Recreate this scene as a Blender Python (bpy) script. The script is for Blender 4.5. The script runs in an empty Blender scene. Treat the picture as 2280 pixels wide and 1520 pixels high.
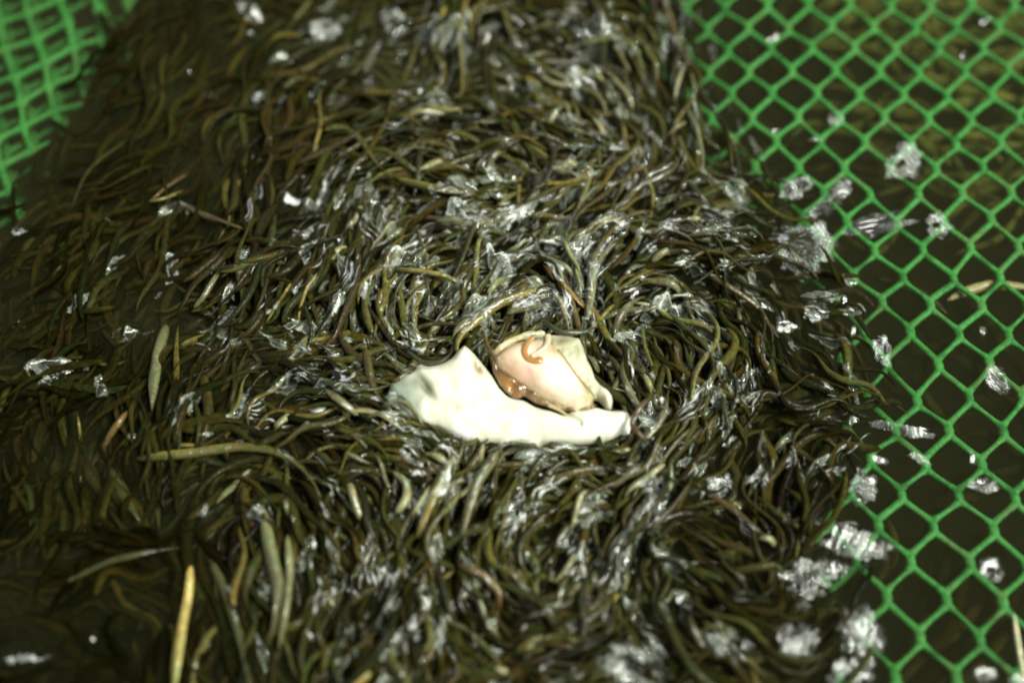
import bpy, bmesh, math, random
import numpy as np
from mathutils import Vector
rnd = random.Random(11)
rng = np.random.default_rng(5)
C = bpy.context.scene.collection
R = math.radians
W, H = 2280.0, 1520.0

# ------------------------------------------------------------------ camera, world, sun
FPX = 2200.0; TILT = R(30); DIST = 0.2655
sc = bpy.context.scene
cam = bpy.data.cameras.new('camera'); cam_o = bpy.data.objects.new('camera', cam); C.objects.link(cam_o)
CAM = Vector((0, -math.sin(TILT) * DIST, math.cos(TILT) * DIST))
cam_o.location = CAM; cam_o.rotation_euler = (TILT, 0, 0)
cam.sensor_width = 36; cam.lens = 36 * FPX / W; cam.clip_start = 0.005; cam.clip_end = 50
cam.dof.use_dof = True; cam.dof.focus_distance = 0.262; cam.dof.aperture_fstop = 3.5
sc.camera = cam_o
SUN_Z, SUN_A = R(34), R(-15)            # zenith angle, azimuth from +x
SUN = Vector((math.sin(SUN_Z) * math.cos(SUN_A), math.sin(SUN_Z) * math.sin(SUN_A), math.cos(SUN_Z)))
world = bpy.data.worlds.new('World'); sc.world = world; world.use_nodes = True
wn = world.node_tree; bg = wn.nodes['Background']
sky = wn.nodes.new('ShaderNodeTexSky'); sky.sky_type = 'NISHITA'; sky.sun_disc = False
sky.sun_elevation = math.pi / 2 - SUN_Z; sky.sun_rotation = math.pi / 2 - SUN_A
hs = wn.nodes.new('ShaderNodeHueSaturation'); hs.inputs['Saturation'].default_value = .12      # a grey, hazy sky
wn.links.new(sky.outputs[0], hs.inputs['Color']); wn.links.new(hs.outputs[0], bg.inputs[0]); bg.inputs[1].default_value = 0.07
sun = bpy.data.lights.new('sun', 'SUN'); sun.energy = 4.2; sun.angle = R(26); sun.color = (.98, 1, .90)
sun_o = bpy.data.objects.new('sun', sun); C.objects.link(sun_o)
sun_o.rotation_euler = (-SUN).to_track_quat('-Z', 'Y').to_euler()
sc.view_settings.view_transform = 'Standard'; sc.view_settings.look = 'None'
sc.view_settings.exposure = 0.64; sc.view_settings.gamma = 1
try: sc.cycles.filter_width = 2.0
except Exception: pass

ct, st = math.cos(TILT), math.sin(TILT)
def at(px, py, z=0.0):
    """photo pixel(s) -> world x, y on the plane of height z"""
    px = np.asarray(px, float); py = np.asarray(py, float)
    dx = (px - W / 2) / FPX; dy = -(py - H / 2) / FPX
    wy = dy * ct + st; wz = dy * st - ct
    t = (z - CAM.z) / wz
    return CAM.x + dx * t, CAM.y + wy * t
def to_px(x, y, z=0.0):
    x = np.asarray(x, float) - CAM.x; y = np.asarray(y, float) - CAM.y; zz = np.asarray(z, float) - CAM.z
    yc = y * ct + zz * st; zc = y * st * -1 + zz * ct
    return W / 2 + FPX * x / -zc, H / 2 - FPX * yc / -zc
PX = DIST / FPX                          # size of one photo pixel at the centre

# ------------------------------------------------------------------ helpers
def tag(o, label=None, cat=None, group=None, kind=None):
    if label: o['label'] = label
    if cat: o['category'] = cat
    if group: o['group'] = group
    if kind: o['kind'] = kind
    return o
def mesh_obj(name, verts, faces, mat, parent=None, smooth=True, tint=None, loc=None):
    """verts (n,3), faces: an array of quads or a list"""
    verts = np.asarray(verts, float)
    if loc is not None: verts = verts - np.asarray(loc)
    me = bpy.data.meshes.new(name)
    if isinstance(faces, np.ndarray) and faces.ndim == 2:
        n, k = faces.shape
        me.vertices.add(len(verts)); me.vertices.foreach_set('co', verts.astype(np.float32).ravel())
        me.loops.add(n * k); me.loops.foreach_set('vertex_index', faces.astype(np.int32).ravel())
        me.polygons.add(n); me.polygons.foreach_set('loop_start', np.arange(0, n * k, k, dtype=np.int32))
        me.update(calc_edges=True)
    else:
        me.from_pydata([tuple(v) for v in verts], [], [tuple(int(i) for i in f) for f in faces])
    me.validate()
    if smooth: me.polygons.foreach_set('use_smooth', np.ones(len(me.polygons), bool))
    if tint is not None:
        a = me.color_attributes.new('tint', 'FLOAT_COLOR', 'POINT')
        a.data.foreach_set('color', np.asarray(tint, np.float32).ravel())
    me.materials.append(mat)
    o = bpy.data.objects.new(name, me); C.objects.link(o)
    if loc is not None: o.location = tuple(loc)
    if parent: o.parent = parent
    return o
def empty(name, loc):
    o = bpy.data.objects.new(name, None); C.objects.link(o); o.location = tuple(loc); o.empty_display_size = .01
    return o
def child(name, verts, faces, mat, root, **kw):
    return mesh_obj(name, np.asarray(verts) - np.asarray(root.location), faces, mat, root, **kw)
class Waves:
    """smooth noise: a sum of sines; slope of the result is about amp"""
    def __init__(s, lam, seed, n=9, ang=None, spread=math.pi):
        r = np.random.default_rng(seed)
        a = (ang or 0) + r.uniform(-spread, spread, n)
        l = lam * r.uniform(.6, 1.7, n)
        s.k = 2 * math.pi / l; s.kx = s.k * np.cos(a); s.ky = s.k * np.sin(a); s.ph = r.uniform(0, 7, n); s.n = n
    def __call__(s, x, y):
        out = 0
        for i in range(s.n): out = out + np.sin(s.kx[i] * x + s.ky[i] * y + s.ph[i]) / s.k[i]
        return out / math.sqrt(s.n / 2)

# ------------------------------------------------------------------ materials
def newmat(name):
    m = bpy.data.materials.new(name); m.use_nodes = True
    nt = m.node_tree; return m, nt, nt.nodes['Principled BSDF']
def noise(nt, scale, detail=3, coord='Object', rough=.55):
    tc = nt.nodes.new('ShaderNodeTexCoord'); n = nt.nodes.new('ShaderNodeTexNoise')
    n.inputs['Scale'].default_value = scale; n.inputs['Detail'].default_value = detail; n.inputs['Roughness'].default_value = rough
    nt.links.new(tc.outputs[coord], n.inputs['Vector']); return n
def ramp(nt, src, stops):
    r = nt.nodes.new('ShaderNodeValToRGB'); e = r.color_ramp.elements
    e[0].position, e[0].color = stops[0][0], (*stops[0][1], 1); e[1].position, e[1].color = stops[-1][0], (*stops[-1][1], 1)
    for p, c in stops[1:-1]: k = e.new(p); k.color = (*c, 1)
    nt.links.new(src, r.inputs[0]); return r
def bump(nt, b, src, dist, strength=1):
    n = nt.nodes.new('ShaderNodeBump'); n.inputs['Distance'].default_value = dist; n.inputs['Strength'].default_value = strength
    nt.links.new(src, n.inputs['Height']); nt.links.new(n.outputs[0], b.inputs['Normal']); return n
def mul(nt, a, b_, fac=1.0):
    n = nt.nodes.new('ShaderNodeMix'); n.data_type = 'RGBA'; n.blend_type = 'MULTIPLY'; n.inputs[0].default_value = fac
    nt.links.new(a, n.inputs[6]); nt.links.new(b_, n.inputs[7]); return n.outputs[2]

# eel skin: wet, the back darker than the belly (stored per vertex), mottled
def eel_material():
    m, nt, b = newmat('wet_eel_skin')
    at_ = nt.nodes.new('ShaderNodeAttribute'); at_.attribute_name = 'tint'
    n = noise(nt, 800, 5, rough=.7); r = ramp(nt, n.outputs[0], [(.3, (.5, .5, .5)), (.5, (.9, .9, .9)), (.72, (1.5, 1.5, 1.45))])
    n3 = noise(nt, 330, 3); r3 = ramp(nt, n3.outputs[0], [(.33, (1.1, .88, .55)), (.45, (1.0, .95, .62)), (.58, (.95, 1.02, .62)), (.7, (.82, 1.08, .72))])
    c = mul(nt, mul(nt, at_.outputs['Color'], r.outputs[0]), r3.outputs[0])
    nt.links.new(c, b.inputs['Base Color'])
    b.inputs['Roughness'].default_value = .5
    sp = nt.nodes.new('ShaderNodeMath'); sp.operation = 'MULTIPLY'; sp.inputs[1].default_value = .3
    nt.links.new(at_.outputs['Alpha'], sp.inputs[0]); nt.links.new(sp.outputs[0], b.inputs['Specular IOR Level']); cw = nt.nodes.new('ShaderNodeMath'); cw.operation = 'MULTIPLY'; cw.inputs[1].default_value = .95; nt.links.new(at_.outputs['Alpha'], cw.inputs[0]); nt.links.new(cw.outputs[0], b.inputs['Coat Weight'])
    b.inputs['Coat Weight'].default_value = 1; b.inputs['Coat Roughness'].default_value = .10; b.inputs['Coat IOR'].default_value = 1.4
    n2 = noise(nt, 420, 3); bp = bump(nt, b, n2.outputs[0], .0012, .4)
    nt.links.new(bp.outputs[0], b.inputs['Coat Normal'])
    return m
M_EEL = eel_material()
def net_material(name, c0, c1):
    m, nt, b = newmat(name)
    n = noise(nt, 160, 4); r = ramp(nt, n.outputs[0], [(.3, c0), (.5, c1), (.68, tuple(.5 * a + .5 * q for a, q in zip(c1, (.13, .14, .05))))]); n5 = noise(nt, 900, 3); r5 = ramp(nt, n5.outputs[0], [(.3, (.6, .65, .6)), (.7, (1.3, 1.2, 1.2))])
    nt.links.new(mul(nt, r.outputs[0], r5.outputs[0]), b.inputs['Base Color']); b.inputs['Roughness'].default_value = .5; b.inputs['Specular IOR Level'].default_value = .25
    n2 = noise(nt, 1500, 2); bump(nt, b, n2.outputs[0], .0002, .5)
    return m
M_NET = net_material('green_net_plastic', (.018, .15, .020), (.055, .34, .062))
def murk():
    m, nt, b = newmat('murky_water')
    n = noise(nt, 45, 5, rough=.65); r = ramp(nt, n.outputs[0], [(.35, (.007, .005, .003)), (.55, (.012, .010, .004)), (.72, (.016, .02, .006))])
    nt.links.new(r.outputs[0], b.inputs['Base Color']); b.inputs['Roughness'].default_value = .35
    b.inputs['Specular IOR Level'].default_value = .0
    return m
M_MURK = murk()
def water_material(name, glare, white=(.8, .84, .8), rough=.05, low=.35):
    """clear film of water: mirror by Fresnel over transparent, with painted white glare in it"""
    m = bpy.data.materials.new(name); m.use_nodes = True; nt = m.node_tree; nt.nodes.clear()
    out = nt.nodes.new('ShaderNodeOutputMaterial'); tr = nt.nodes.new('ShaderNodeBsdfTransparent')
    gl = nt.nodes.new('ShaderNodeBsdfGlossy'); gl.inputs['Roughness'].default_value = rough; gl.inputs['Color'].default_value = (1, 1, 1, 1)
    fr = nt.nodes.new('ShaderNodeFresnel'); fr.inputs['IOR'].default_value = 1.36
    df = nt.nodes.new('ShaderNodeBsdfDiffuse'); df.inputs['Color'].default_value = (*white, 1)  # pale diffuse white stands in for light glinting off the water
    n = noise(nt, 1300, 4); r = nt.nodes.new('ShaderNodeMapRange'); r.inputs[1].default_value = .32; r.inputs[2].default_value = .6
    r.inputs[3].default_value = glare * low; r.inputs[4].default_value = glare
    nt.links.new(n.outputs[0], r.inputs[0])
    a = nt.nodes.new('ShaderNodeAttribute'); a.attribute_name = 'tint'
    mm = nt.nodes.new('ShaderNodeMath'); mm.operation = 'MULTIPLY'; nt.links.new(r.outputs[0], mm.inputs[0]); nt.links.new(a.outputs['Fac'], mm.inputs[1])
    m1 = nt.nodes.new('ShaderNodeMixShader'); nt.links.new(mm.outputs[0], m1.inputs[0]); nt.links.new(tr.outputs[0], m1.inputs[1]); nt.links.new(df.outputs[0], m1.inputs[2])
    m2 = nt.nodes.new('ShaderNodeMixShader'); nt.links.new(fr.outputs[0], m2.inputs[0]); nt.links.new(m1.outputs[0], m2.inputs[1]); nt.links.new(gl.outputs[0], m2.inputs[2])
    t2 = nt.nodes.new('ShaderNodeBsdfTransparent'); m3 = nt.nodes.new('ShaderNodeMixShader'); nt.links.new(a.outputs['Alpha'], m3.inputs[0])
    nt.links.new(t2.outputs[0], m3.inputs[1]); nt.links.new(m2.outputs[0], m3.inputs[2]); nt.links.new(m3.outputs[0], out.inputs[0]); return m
M_FILM = water_material('glint_film', .42, (.62, .70, .56))
M_STREAK = water_material('painted_glint_streak', 1.0, (.80, .84, .76), .05, .6)
M_VEIL = water_material('painted_sheen', .75, (.7, .77, .66))
M_GLARE = water_material('painted_glare', 1.0, (.76, .80, .74), .07, .5)

# ------------------------------------------------------------------ the water below the net
s = 3.0
tag(mesh_obj('tank_floor', [(-s, -s, -.045), (s, -s, -.045), (s, s, -.045), (-s, s, -.045)], [(0, 1, 2, 3)], M_MURK, smooth=False), kind='structure')
# the turbid water itself: a closed body of even, pale brown-green cloudiness, the swarm half in and half out of it
mw = bpy.data.materials.new('turbid_water'); mw.use_nodes = True; nw = mw.node_tree; nw.nodes.clear()
ow = nw.nodes.new('ShaderNodeOutputMaterial'); pv = nw.nodes.new('ShaderNodeVolumePrincipled')
pv.inputs['Color'].default_value = (.080, .084, .036, 1); pv.inputs['Density'].default_value = 50; nw.links.new(pv.outputs[0], ow.inputs['Volume'])
wl, wz0, wz1 = .45, -.044, .0012
tag(mesh_obj('water', [(x, y, z) for z in (wz0, wz1) for x, y in ((-wl, -wl), (wl, -wl), (wl, wl), (-wl, wl))],
    [(3, 2, 1, 0), (4, 5, 6, 7), (0, 1, 5, 4), (1, 2, 6, 5), (2, 3, 7, 6), (3, 0, 4, 7)], mw, smooth=False), kind='structure')

EDGE_R = [(-200, 1570), (0, 1580), (150, 1600), (260, 1640), (340, 1720), (400, 1765), (470, 1800), (560, 1870), (650, 1960), (760, 2045), (850, 2030), (960, 1975), (1080, 1930), (1150, 1910), (1250, 1940), (1400, 1965), (1520, 1930), (1900, 1900)]
EDGE_L = [(-200, 400), (0, 295), (110, 225), (200, 160), (280, 120), (370, 70), (440, 20), (520, -60), (1900, -600)]
def lerp(tab, y): return float(np.interp(y, [t[0] for t in tab], [t[1] for t in tab]))
# ------------------------------------------------------------------ green nets
def build_net(name, nodes, edges, mat, r_mid, r_node, parent=None, knot=0):
    """nodes {key: (x,y,z)}; every strand a rounded bar that flares into the knots"""
    V, F = [], []
    NS, NR = 8, 9
    for a, b in edges:
        A, B = np.array(nodes[a]), np.array(nodes[b]); d = B - A; L = np.linalg.norm(d); d /= L
        n = np.cross((0, 0, 1.), d); n /= np.linalg.norm(n); up = np.cross(d, n)
        base = len(V); wv = rnd.uniform(.72, 1.22); off = rnd.uniform(-.00012, .00012)
        if knot:
            sg = 1 if B[1] > A[1] else -1; A[1] += sg * knot; B[1] -= sg * knot; d = B - A; L = np.linalg.norm(d); d /= L
        for i in range(NR):
            t = i / (NR - 1); e = abs(2 * t - 1) ** 3.0
            r = (r_mid * (1 - e) + r_node * e) * (wv if .2 < t < .8 else 1)
            c = A + d * L * t + n * off * math.sin(math.pi * t)
            for k in range(NS):
                an = 2 * math.pi * k / NS
                V.append(c + n * math.cos(an) * r + up * math.sin(an) * (r_mid * .8 + .2 * r * .6))
        for i in range(NR - 1):
            for k in range(NS):
                p = base + i * NS + k; q = base + i * NS + (k + 1) % NS
                F.append((p, q, q + NS, p + NS))
    for key, p in nodes.items():          # the knots: flattened balls
        p = np.array(p); base = len(V); rr = r_node * rnd.uniform(.98, 1.2)
        for i in range(1, 5):
            ph = math.pi * i / 5
            for k in range(10):
                an = 2 * math.pi * k / 10
                V.append(p + np.array((math.cos(an) * rr * math.sin(ph), math.sin(an) * (rr * 1.1 + knot) * math.sin(ph), math.cos(ph) * r_mid * 1.05)))
        for i in range(3):
            for k in range(10):
                a0 = base + i * 10 + k; a1 = base + i * 10 + (k + 1) % 10
                F.append((a0, a0 + 10, a1 + 10, a1))
        V.append(p + np.array((0, 0, r_mid * 1.1))); V.append(p - np.array((0, 0, r_mid * 1.1)))
        for k in range(10):
            F.append((len(V) - 2, base + k, base + (k + 1) % 10)); F.append((len(V) - 1, base + 30 + (k + 1) % 10, base + 30 + k))
    return mesh_obj(name, V, F, mat, parent)
HM = [8.10667937e+01, -1.69483474e+01, 1.66172381e+03, -1.24920900e+00, 4.63219480e+01, 1.71450311e+01, -5.15195980e-03, -1.17944050e-02, 1.]
SEEN = [(1.5,4,1817,210),(2,1,1850,58),(4,1,2036,66),(5.5,2,2188,108),(6,1,2220,62),(6,3,2241,155),(5,1,2124,59),(5,3,2146,161),(3,5,1970,263),(2,7,1879,375),(5,9,2205,486),(4.5,10,2162,548),(3.5,10,2060,555),(2.5,10,1945,564),
        (3,11,2004,617),(4,11,2119,627),(5,11,2221,614),(2.5,12,1965,670),(3.5,12,2073,673),(4.5,12,2182,680),(3,13,2017,735),(4,13,2139,745),(3.5,14,2087,818),(4.5,14,2205,805),
        (3,15,2040,899),(4,15,2156,881),(5,15,2271,885),(3.5,16,2110,955),(4.5,16,2231,961),(3,17,2060,1037),(4,17,2188,1040),(2.5,18,2004,1106),(3.5,18,2133,1103),(4.5,18,2261,1109),
        (3,19,2080,1170),(4,19,2215,1178),(2.5,20,2028,1252),(3.5,20,2156,1252),(2,21,1972,1329),(3,21,2100,1329),(4,21,2237,1339),(2.5,22,2048,1415),(3.5,22,2185,1424),(2,23,1986,1505),(3,23,2128,1500)]
def lat(c, r):
    q = HM[6] * c + HM[7] * r + 1
    return (HM[0] * c + HM[1] * r + HM[2]) / q, (HM[3] * c + HM[4] * r + HM[5]) / q
def lat_fix(c, r):
    x, y = lat(c, r); wx = wy = ws = 0
    for c0, r0, x0, y0 in SEEN:
        w = math.exp(-((c - c0) ** 2 + ((r - r0) * .5) ** 2) / .35); hx, hy = lat(c0, r0)
        wx += w * (x0 - hx); wy += w * (y0 - hy); ws += w
    return x + wx / (ws + .15), y + wy / (ws + .15)
NETZ = -.0045
nodes, edges = {}, []
for r in range(-3, 27):
    for c2 in range(-8, 18):
        if (c2 + r) % 2 == 0: continue
        x, y = lat_fix(c2 / 2, r)
        if x < lerp(EDGE_R, y) - 240 or x > 2560: continue
        zn = -.0026 - .0036 * min(1, max(0, y / 1500)) - .004 * max(0, (lerp(EDGE_R, y) + 60 - x) / 200)
        X, Y = at(x + rnd.uniform(-4, 4), y + rnd.uniform(-3, 3), zn)
        nodes[(c2, r)] = (float(X), float(Y), zn + rnd.uniform(-.0003, .0003))
for (c2, r) in nodes:
    for dc in (-1, 1):
        if (c2 + dc, r + 1) in nodes and rnd.random() > .004: edges.append(((c2, r), (c2 + dc, r + 1)))
net = build_net('plastic_net', nodes, edges, M_NET, 6.9 * PX, 10.5 * PX, knot=12 * PX)
tag(net, 'green plastic diamond mesh net on the right of the eels', 'net')

def left_net(root, name, sh, z, r1, r2, lim, wob):
    nodes, edges = {}, []
    for i in range(-5, 6):
        for j in range(-4, 12):
            x = 81 + i * 67 + j * 15 + sh[0]; y = 84 - i * 28 + j * 57 + sh[1]
            x += 6 * math.sin(j * 1.7 + i); y += 6 * math.cos(i * 2.1 + j)
            if x + .72 * y > lim: continue
            zz = z - .006 * max(0, (x + .72 * y - 250) / 150); X, Y = at(x, y, zz); nodes[(i, j)] = (float(X), float(Y), zz + wob * math.sin(i * 1.3 + j * .9))
    for (i, j) in nodes:
        for d in ((1, 0), (0, 1)):
            k = (i + d[0], j + d[1])
            if k in nodes and rnd.random() > .03: edges.append(((i, j), k))
    return build_net(name, nodes, edges, M_NET, r1, r2, root)
lnet = empty('plastic_net', (float(at(90, 100)[0]), float(at(90, 100)[1]), -.007))
tag(lnet, 'doubled-over green plastic net in the top left corner', 'net')
for o in (left_net(lnet, 'upper_layer', (0, 0), -.0055, 9 * PX, 17 * PX, 420, .0006), left_net(lnet, 'lower_layer', (22, 28), -.0095, 8 * PX, 17 * PX, 390, .0008)):
    for v in o.data.vertices: v.co -= lnet.location

# ------------------------------------------------------------------ eels
# flow of the swarm: (photo x, y, direction in degrees, counter-clockwise from right)
FLOW = [(100,500,45),(200,300,40),(350,150,55),(600,60,30),(520,200,50),(300,450,35),(520,430,65),(400,560,45),(700,150,35),(650,300,60),(850,60,20),(850,300,10),(1000,120,70),(1000,300,-5),(1150,230,-25),(1200,60,-15),
 (1400,200,-45),(1450,60,-70),(1500,120,85),(1550,300,-75),(1650,380,-20),(1000,420,-8),(1250,480,38),(1350,520,42),(1120,560,30),(650,500,35),(600,620,60),(780,660,60),(780,560,88),(870,590,42),(950,650,40),(1050,700,52),(850,720,-60),
 (60,650,45),(150,720,30),(100,860,40),(250,700,55),(400,900,60),(335,830,85),(250,950,62),(430,760,5),(180,1000,88),(260,1090,-60),(500,1000,5),(600,990,-5),(680,1060,-50),(200,1250,20),(80,1150,70),(300,1330,-30),(100,1420,10),(400,1400,84),(430,1120,50),
 (500,1330,-65),(560,1480,-75),(610,1300,90),(750,1200,-72),(860,1200,-78),(950,1120,62),(1050,1100,68),(900,1440,62),(980,1250,76),(700,1400,70),(820,1330,85),(1080,1300,-48),(1080,1390,-62),(1300,1250,62),(1420,1150,60),(1380,1330,78),(1160,1100,60),(1200,1040,20),(1300,1080,-10),
 (1600,1060,48),(1500,960,50),(1650,1150,-35),(1550,1230,-20),(1150,1440,15),(1300,1460,10),(1600,1400,-25),(1480,1380,-60),(1450,680,25),(1600,650,-32),(1700,620,-15),(1660,730,-50),(1720,800,-75),(1390,800,-62),(1500,850,-60),(1600,850,70),(1750,900,5),(1800,1020,88),(1850,700,-10),(1900,800,-60),
 (1330,640,85),(1230,620,-45),(1450,600,-10),(1450,440,35),(1600,480,-5),(1700,500,0),(1850,600,-10),(1750,1100,80),(1800,1400,60),(1700,1450,-20),(850,900,-10),(780,840,-5),(850,980,-30),(750,950,0),(1880,950,0),(950,1040,-30),
 (1180,700,30),(1100,720,45),(1850,1250,60),(600,800,-5),(560,880,60),(950,860,0),(700,860,10)]
fx = np.array([f[0] for f in FLOW], float); fy = np.array([f[1] for f in FLOW], float)
fa = np.array([R(f[2]) for f in FLOW]); fc, fs = np.cos(2 * fa), np.sin(2 * fa)
def flow(x, y):
    w = np.exp(-((fx - x) ** 2 + (fy - y) ** 2) / (2 * 62.0 ** 2)) + 1e-5 / (1 + ((fx - x) ** 2 + (fy - y) ** 2) / 1e4)
    return .5 * math.atan2((w * fs).sum(), (w * fc).sum())
FLESH = [(870, 860), (925, 810), (1000, 800), (1040, 770), (1080, 800), (1130, 745), (1220, 730), (1300, 750), (1330, 830), (1365, 880), (1400, 910), (1410, 960), (1330, 980), (1150, 985), (1030, 975), (930, 930)]
def inside(p, poly):
    c = False; x, y = p
    for i in range(len(poly)):
        x1, y1 = poly[i]; x2, y2 = poly[i - 1]
        if (y1 > y) != (y2 > y) and x < (x2 - x1) * (y - y1) / (y2 - y1) + x1: c = not c
    return c
NSEG, NSIDE = 26, 10
PROF = np.interp(np.linspace(0, 1, NSEG), [0, .025, .06, .12, .2, .4, .6, .8, .92, 1], [.12, .4, .6, .78, .92, 1, .85, .5, .25, .03])
def resample(P, n):
    P = np.asarray(P, float); d = np.r_[0, np.cumsum(np.linalg.norm(np.diff(P, axis=0), axis=1))]
    if len(P) > 2 and len(P) < 12:       # smooth a hand-drawn line first
        t = np.linspace(0, d[-1], 60); Q = np.stack([np.interp(t, d, P[:, k]) for k in range(P.shape[1])], 1)
        for _ in range(14): Q[1:-1] = .25 * Q[:-2] + .5 * Q[1:-1] + .25 * Q[2:]
        P = Q; d = np.r_[0, np.cumsum(np.linalg.norm(np.diff(P, axis=0), axis=1))]
    t = np.linspace(0, d[-1], n); return np.stack([np.interp(t, d, P[:, k]) for k in range(P.shape[1])], 1)
def eel_geo(path, rad, back, belly, roll, seed, wet=1):
    """one continuous body: blunt head, round trunk, tail flattened between its fin edges"""
    r_ = np.random.default_rng(seed)
    P = resample(path, NSEG); T = np.gradient(P, axis=0); T /= np.linalg.norm(T, axis=1)[:, None]
    N = np.cross((0, 0, 1.), T); N /= np.linalg.norm(N, axis=1)[:, None] + 1e-9; U = np.cross(T, N)
    V = np.zeros((NSEG, NSIDE, 3)); Cc = np.zeros((NSEG, NSIDE, 4)); t = np.linspace(0, 1, NSEG)
    rr = rad * PROF * (1 + .05 * np.sin(t * 9 + seed))
    rolls = roll + .7 * np.sin(t * r_.uniform(2, 6) + r_.uniform(0, 6))
    for k in range(NSIDE):
        a = 2 * math.pi * k / NSIDE
        up, sd = math.sin(a), math.cos(a)                                   # own frame: back is up
        tail = np.clip((t - .45) / .4, 0, 1)
        eu = up * (1 + .55 * tail * (1 if abs(up) > .9 else .3)); es = sd * (1 - .38 * tail) * (1 + .1 * (t < .1))
        x = es * np.cos(rolls) - eu * np.sin(rolls); y = es * np.sin(rolls) + eu * np.cos(rolls)
        V[:, k] = P + rr[:, None] * (N * x[:, None] + U * y[:, None])
        f = np.clip(.45 - up * .75, 0, 1) * (1 - .5 * t)
        col = np.array(back)[None] * (1 - f[:, None]) + np.array(belly)[None] * f[:, None]
        Cc[:, k, :3] = col; Cc[:, k, 3] = wet
    for k in (0, 5): Cc[2, k, :3] = .004                                    # the eyes
    F = []
    i, k = np.meshgrid(np.arange(NSEG - 1), np.arange(NSIDE), indexing='ij'); i = i.ravel(); k = k.ravel(); k2 = (k + 1) % NSIDE
    Q = np.stack([i * NSIDE + k, (i + 1) * NSIDE + k, (i + 1) * NSIDE + k2, i * NSIDE + k2], 1)
    V = np.concatenate([V.reshape(-1, 3), P[:1] - T[:1] * rr[0] * .6, P[-1:]]); Cc = np.concatenate([Cc.reshape(-1, 4), Cc[0, :1], Cc[-1, :1]])
    e0, e1 = NSEG * NSIDE, NSEG * NSIDE + 1; kk = np.arange(NSIDE); k2 = (kk + 1) % NSIDE
    caps = np.concatenate([np.stack([np.full(NSIDE, e0), kk, k2, np.full(NSIDE, e0)], 1), np.stack([np.full(NSIDE, e1), (NSEG - 1) * NSIDE + k2, (NSEG - 1) * NSIDE + kk, np.full(NSIDE, e1)], 1)])
    return V, Q, caps[:, :3], Cc, P, rr
COLS = [  # back, belly (albedo), weight
 ((.040, .036, .013), (.105, .095, .036), 5), ((.045, .045, .015), (.13, .125, .045), 4), ((.058, .046, .015), (.15, .12, .04), 2),
 ((.036, .040, .016), (.09, .105, .045), 3), ((.070, .072, .028), (.20, .20, .10), 1.2), ((.046, .034, .014), (.10, .075, .03), 2), ((.10, .085, .028), (.30, .25, .09), .5)]
def pick_col(lightness=1.0, warm=0):
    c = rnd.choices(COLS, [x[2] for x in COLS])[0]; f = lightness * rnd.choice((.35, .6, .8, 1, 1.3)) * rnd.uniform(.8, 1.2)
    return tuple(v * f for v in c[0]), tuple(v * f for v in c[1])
eels = []                                  # dicts: path (n,3), rad, colours, label
def region_of(x, y):
    if 820 < x < 1480 and 620 < y < 1080: return 'flesh'
    if x < 640: return 'upper left' if y < 520 else 'left' if y < 980 else 'lower left'
    if x < 1250: return 'top' if y < 400 else 'middle' if y < 1000 else 'bottom'
    return 'upper right' if y < 420 else 'right' if y < 1000 else 'lower right'
CLUMP = Waves(230, 77, 9); CLUMP_K = 2 * math.pi / 230
def surface(x, y):
    """height of the heap of eels at a photo point: a mound round the flesh"""
    d = math.hypot((x - 1130) / 1000, (y - 820) / 760)
    far = min(1, d * 1.6) if 'd' in dir() else 1
    return .0016 * far * float(CLUMP(x, y)) * CLUMP_K - .0002 - .0002 * max(0, min(1, (800 - x) / 500)) - .0012 * max(0, min(1, (x - 1500) / 300)) + .0053 * math.exp(-d * d * 2.2)
def field(x, y, tab):
    w = [(k, math.exp(-((x - a) ** 2 + (y - b) ** 2) / (2 * 230.0 ** 2)) + 1e-6) for a, b, k in tab]
    return sum(k * q for k, q in w) / sum(q for k, q in w)
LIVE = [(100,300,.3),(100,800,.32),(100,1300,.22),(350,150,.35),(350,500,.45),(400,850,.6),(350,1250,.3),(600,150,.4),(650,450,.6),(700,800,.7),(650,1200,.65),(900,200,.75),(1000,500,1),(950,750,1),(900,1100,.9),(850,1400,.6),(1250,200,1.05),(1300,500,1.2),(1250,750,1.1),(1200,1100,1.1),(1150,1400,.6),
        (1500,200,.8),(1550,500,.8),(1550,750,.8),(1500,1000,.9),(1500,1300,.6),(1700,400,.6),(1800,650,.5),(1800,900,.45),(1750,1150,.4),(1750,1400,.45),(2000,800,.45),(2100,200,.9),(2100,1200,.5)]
def brightness(x, y): return .92 * float(np.interp(x, [0, 450, 850, 1500, 1900], [.62, .75, .95, 1, .8])) * field(x, y, LIVE)  # uneven lamplight put into the eel colour, dimmest at the left
def wetness(x, y): return min(1, max(0, field(x, y, LIVE) * 1.3 - .55)) * rnd.choice((0, .15, .35, .7, 1))
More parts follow.
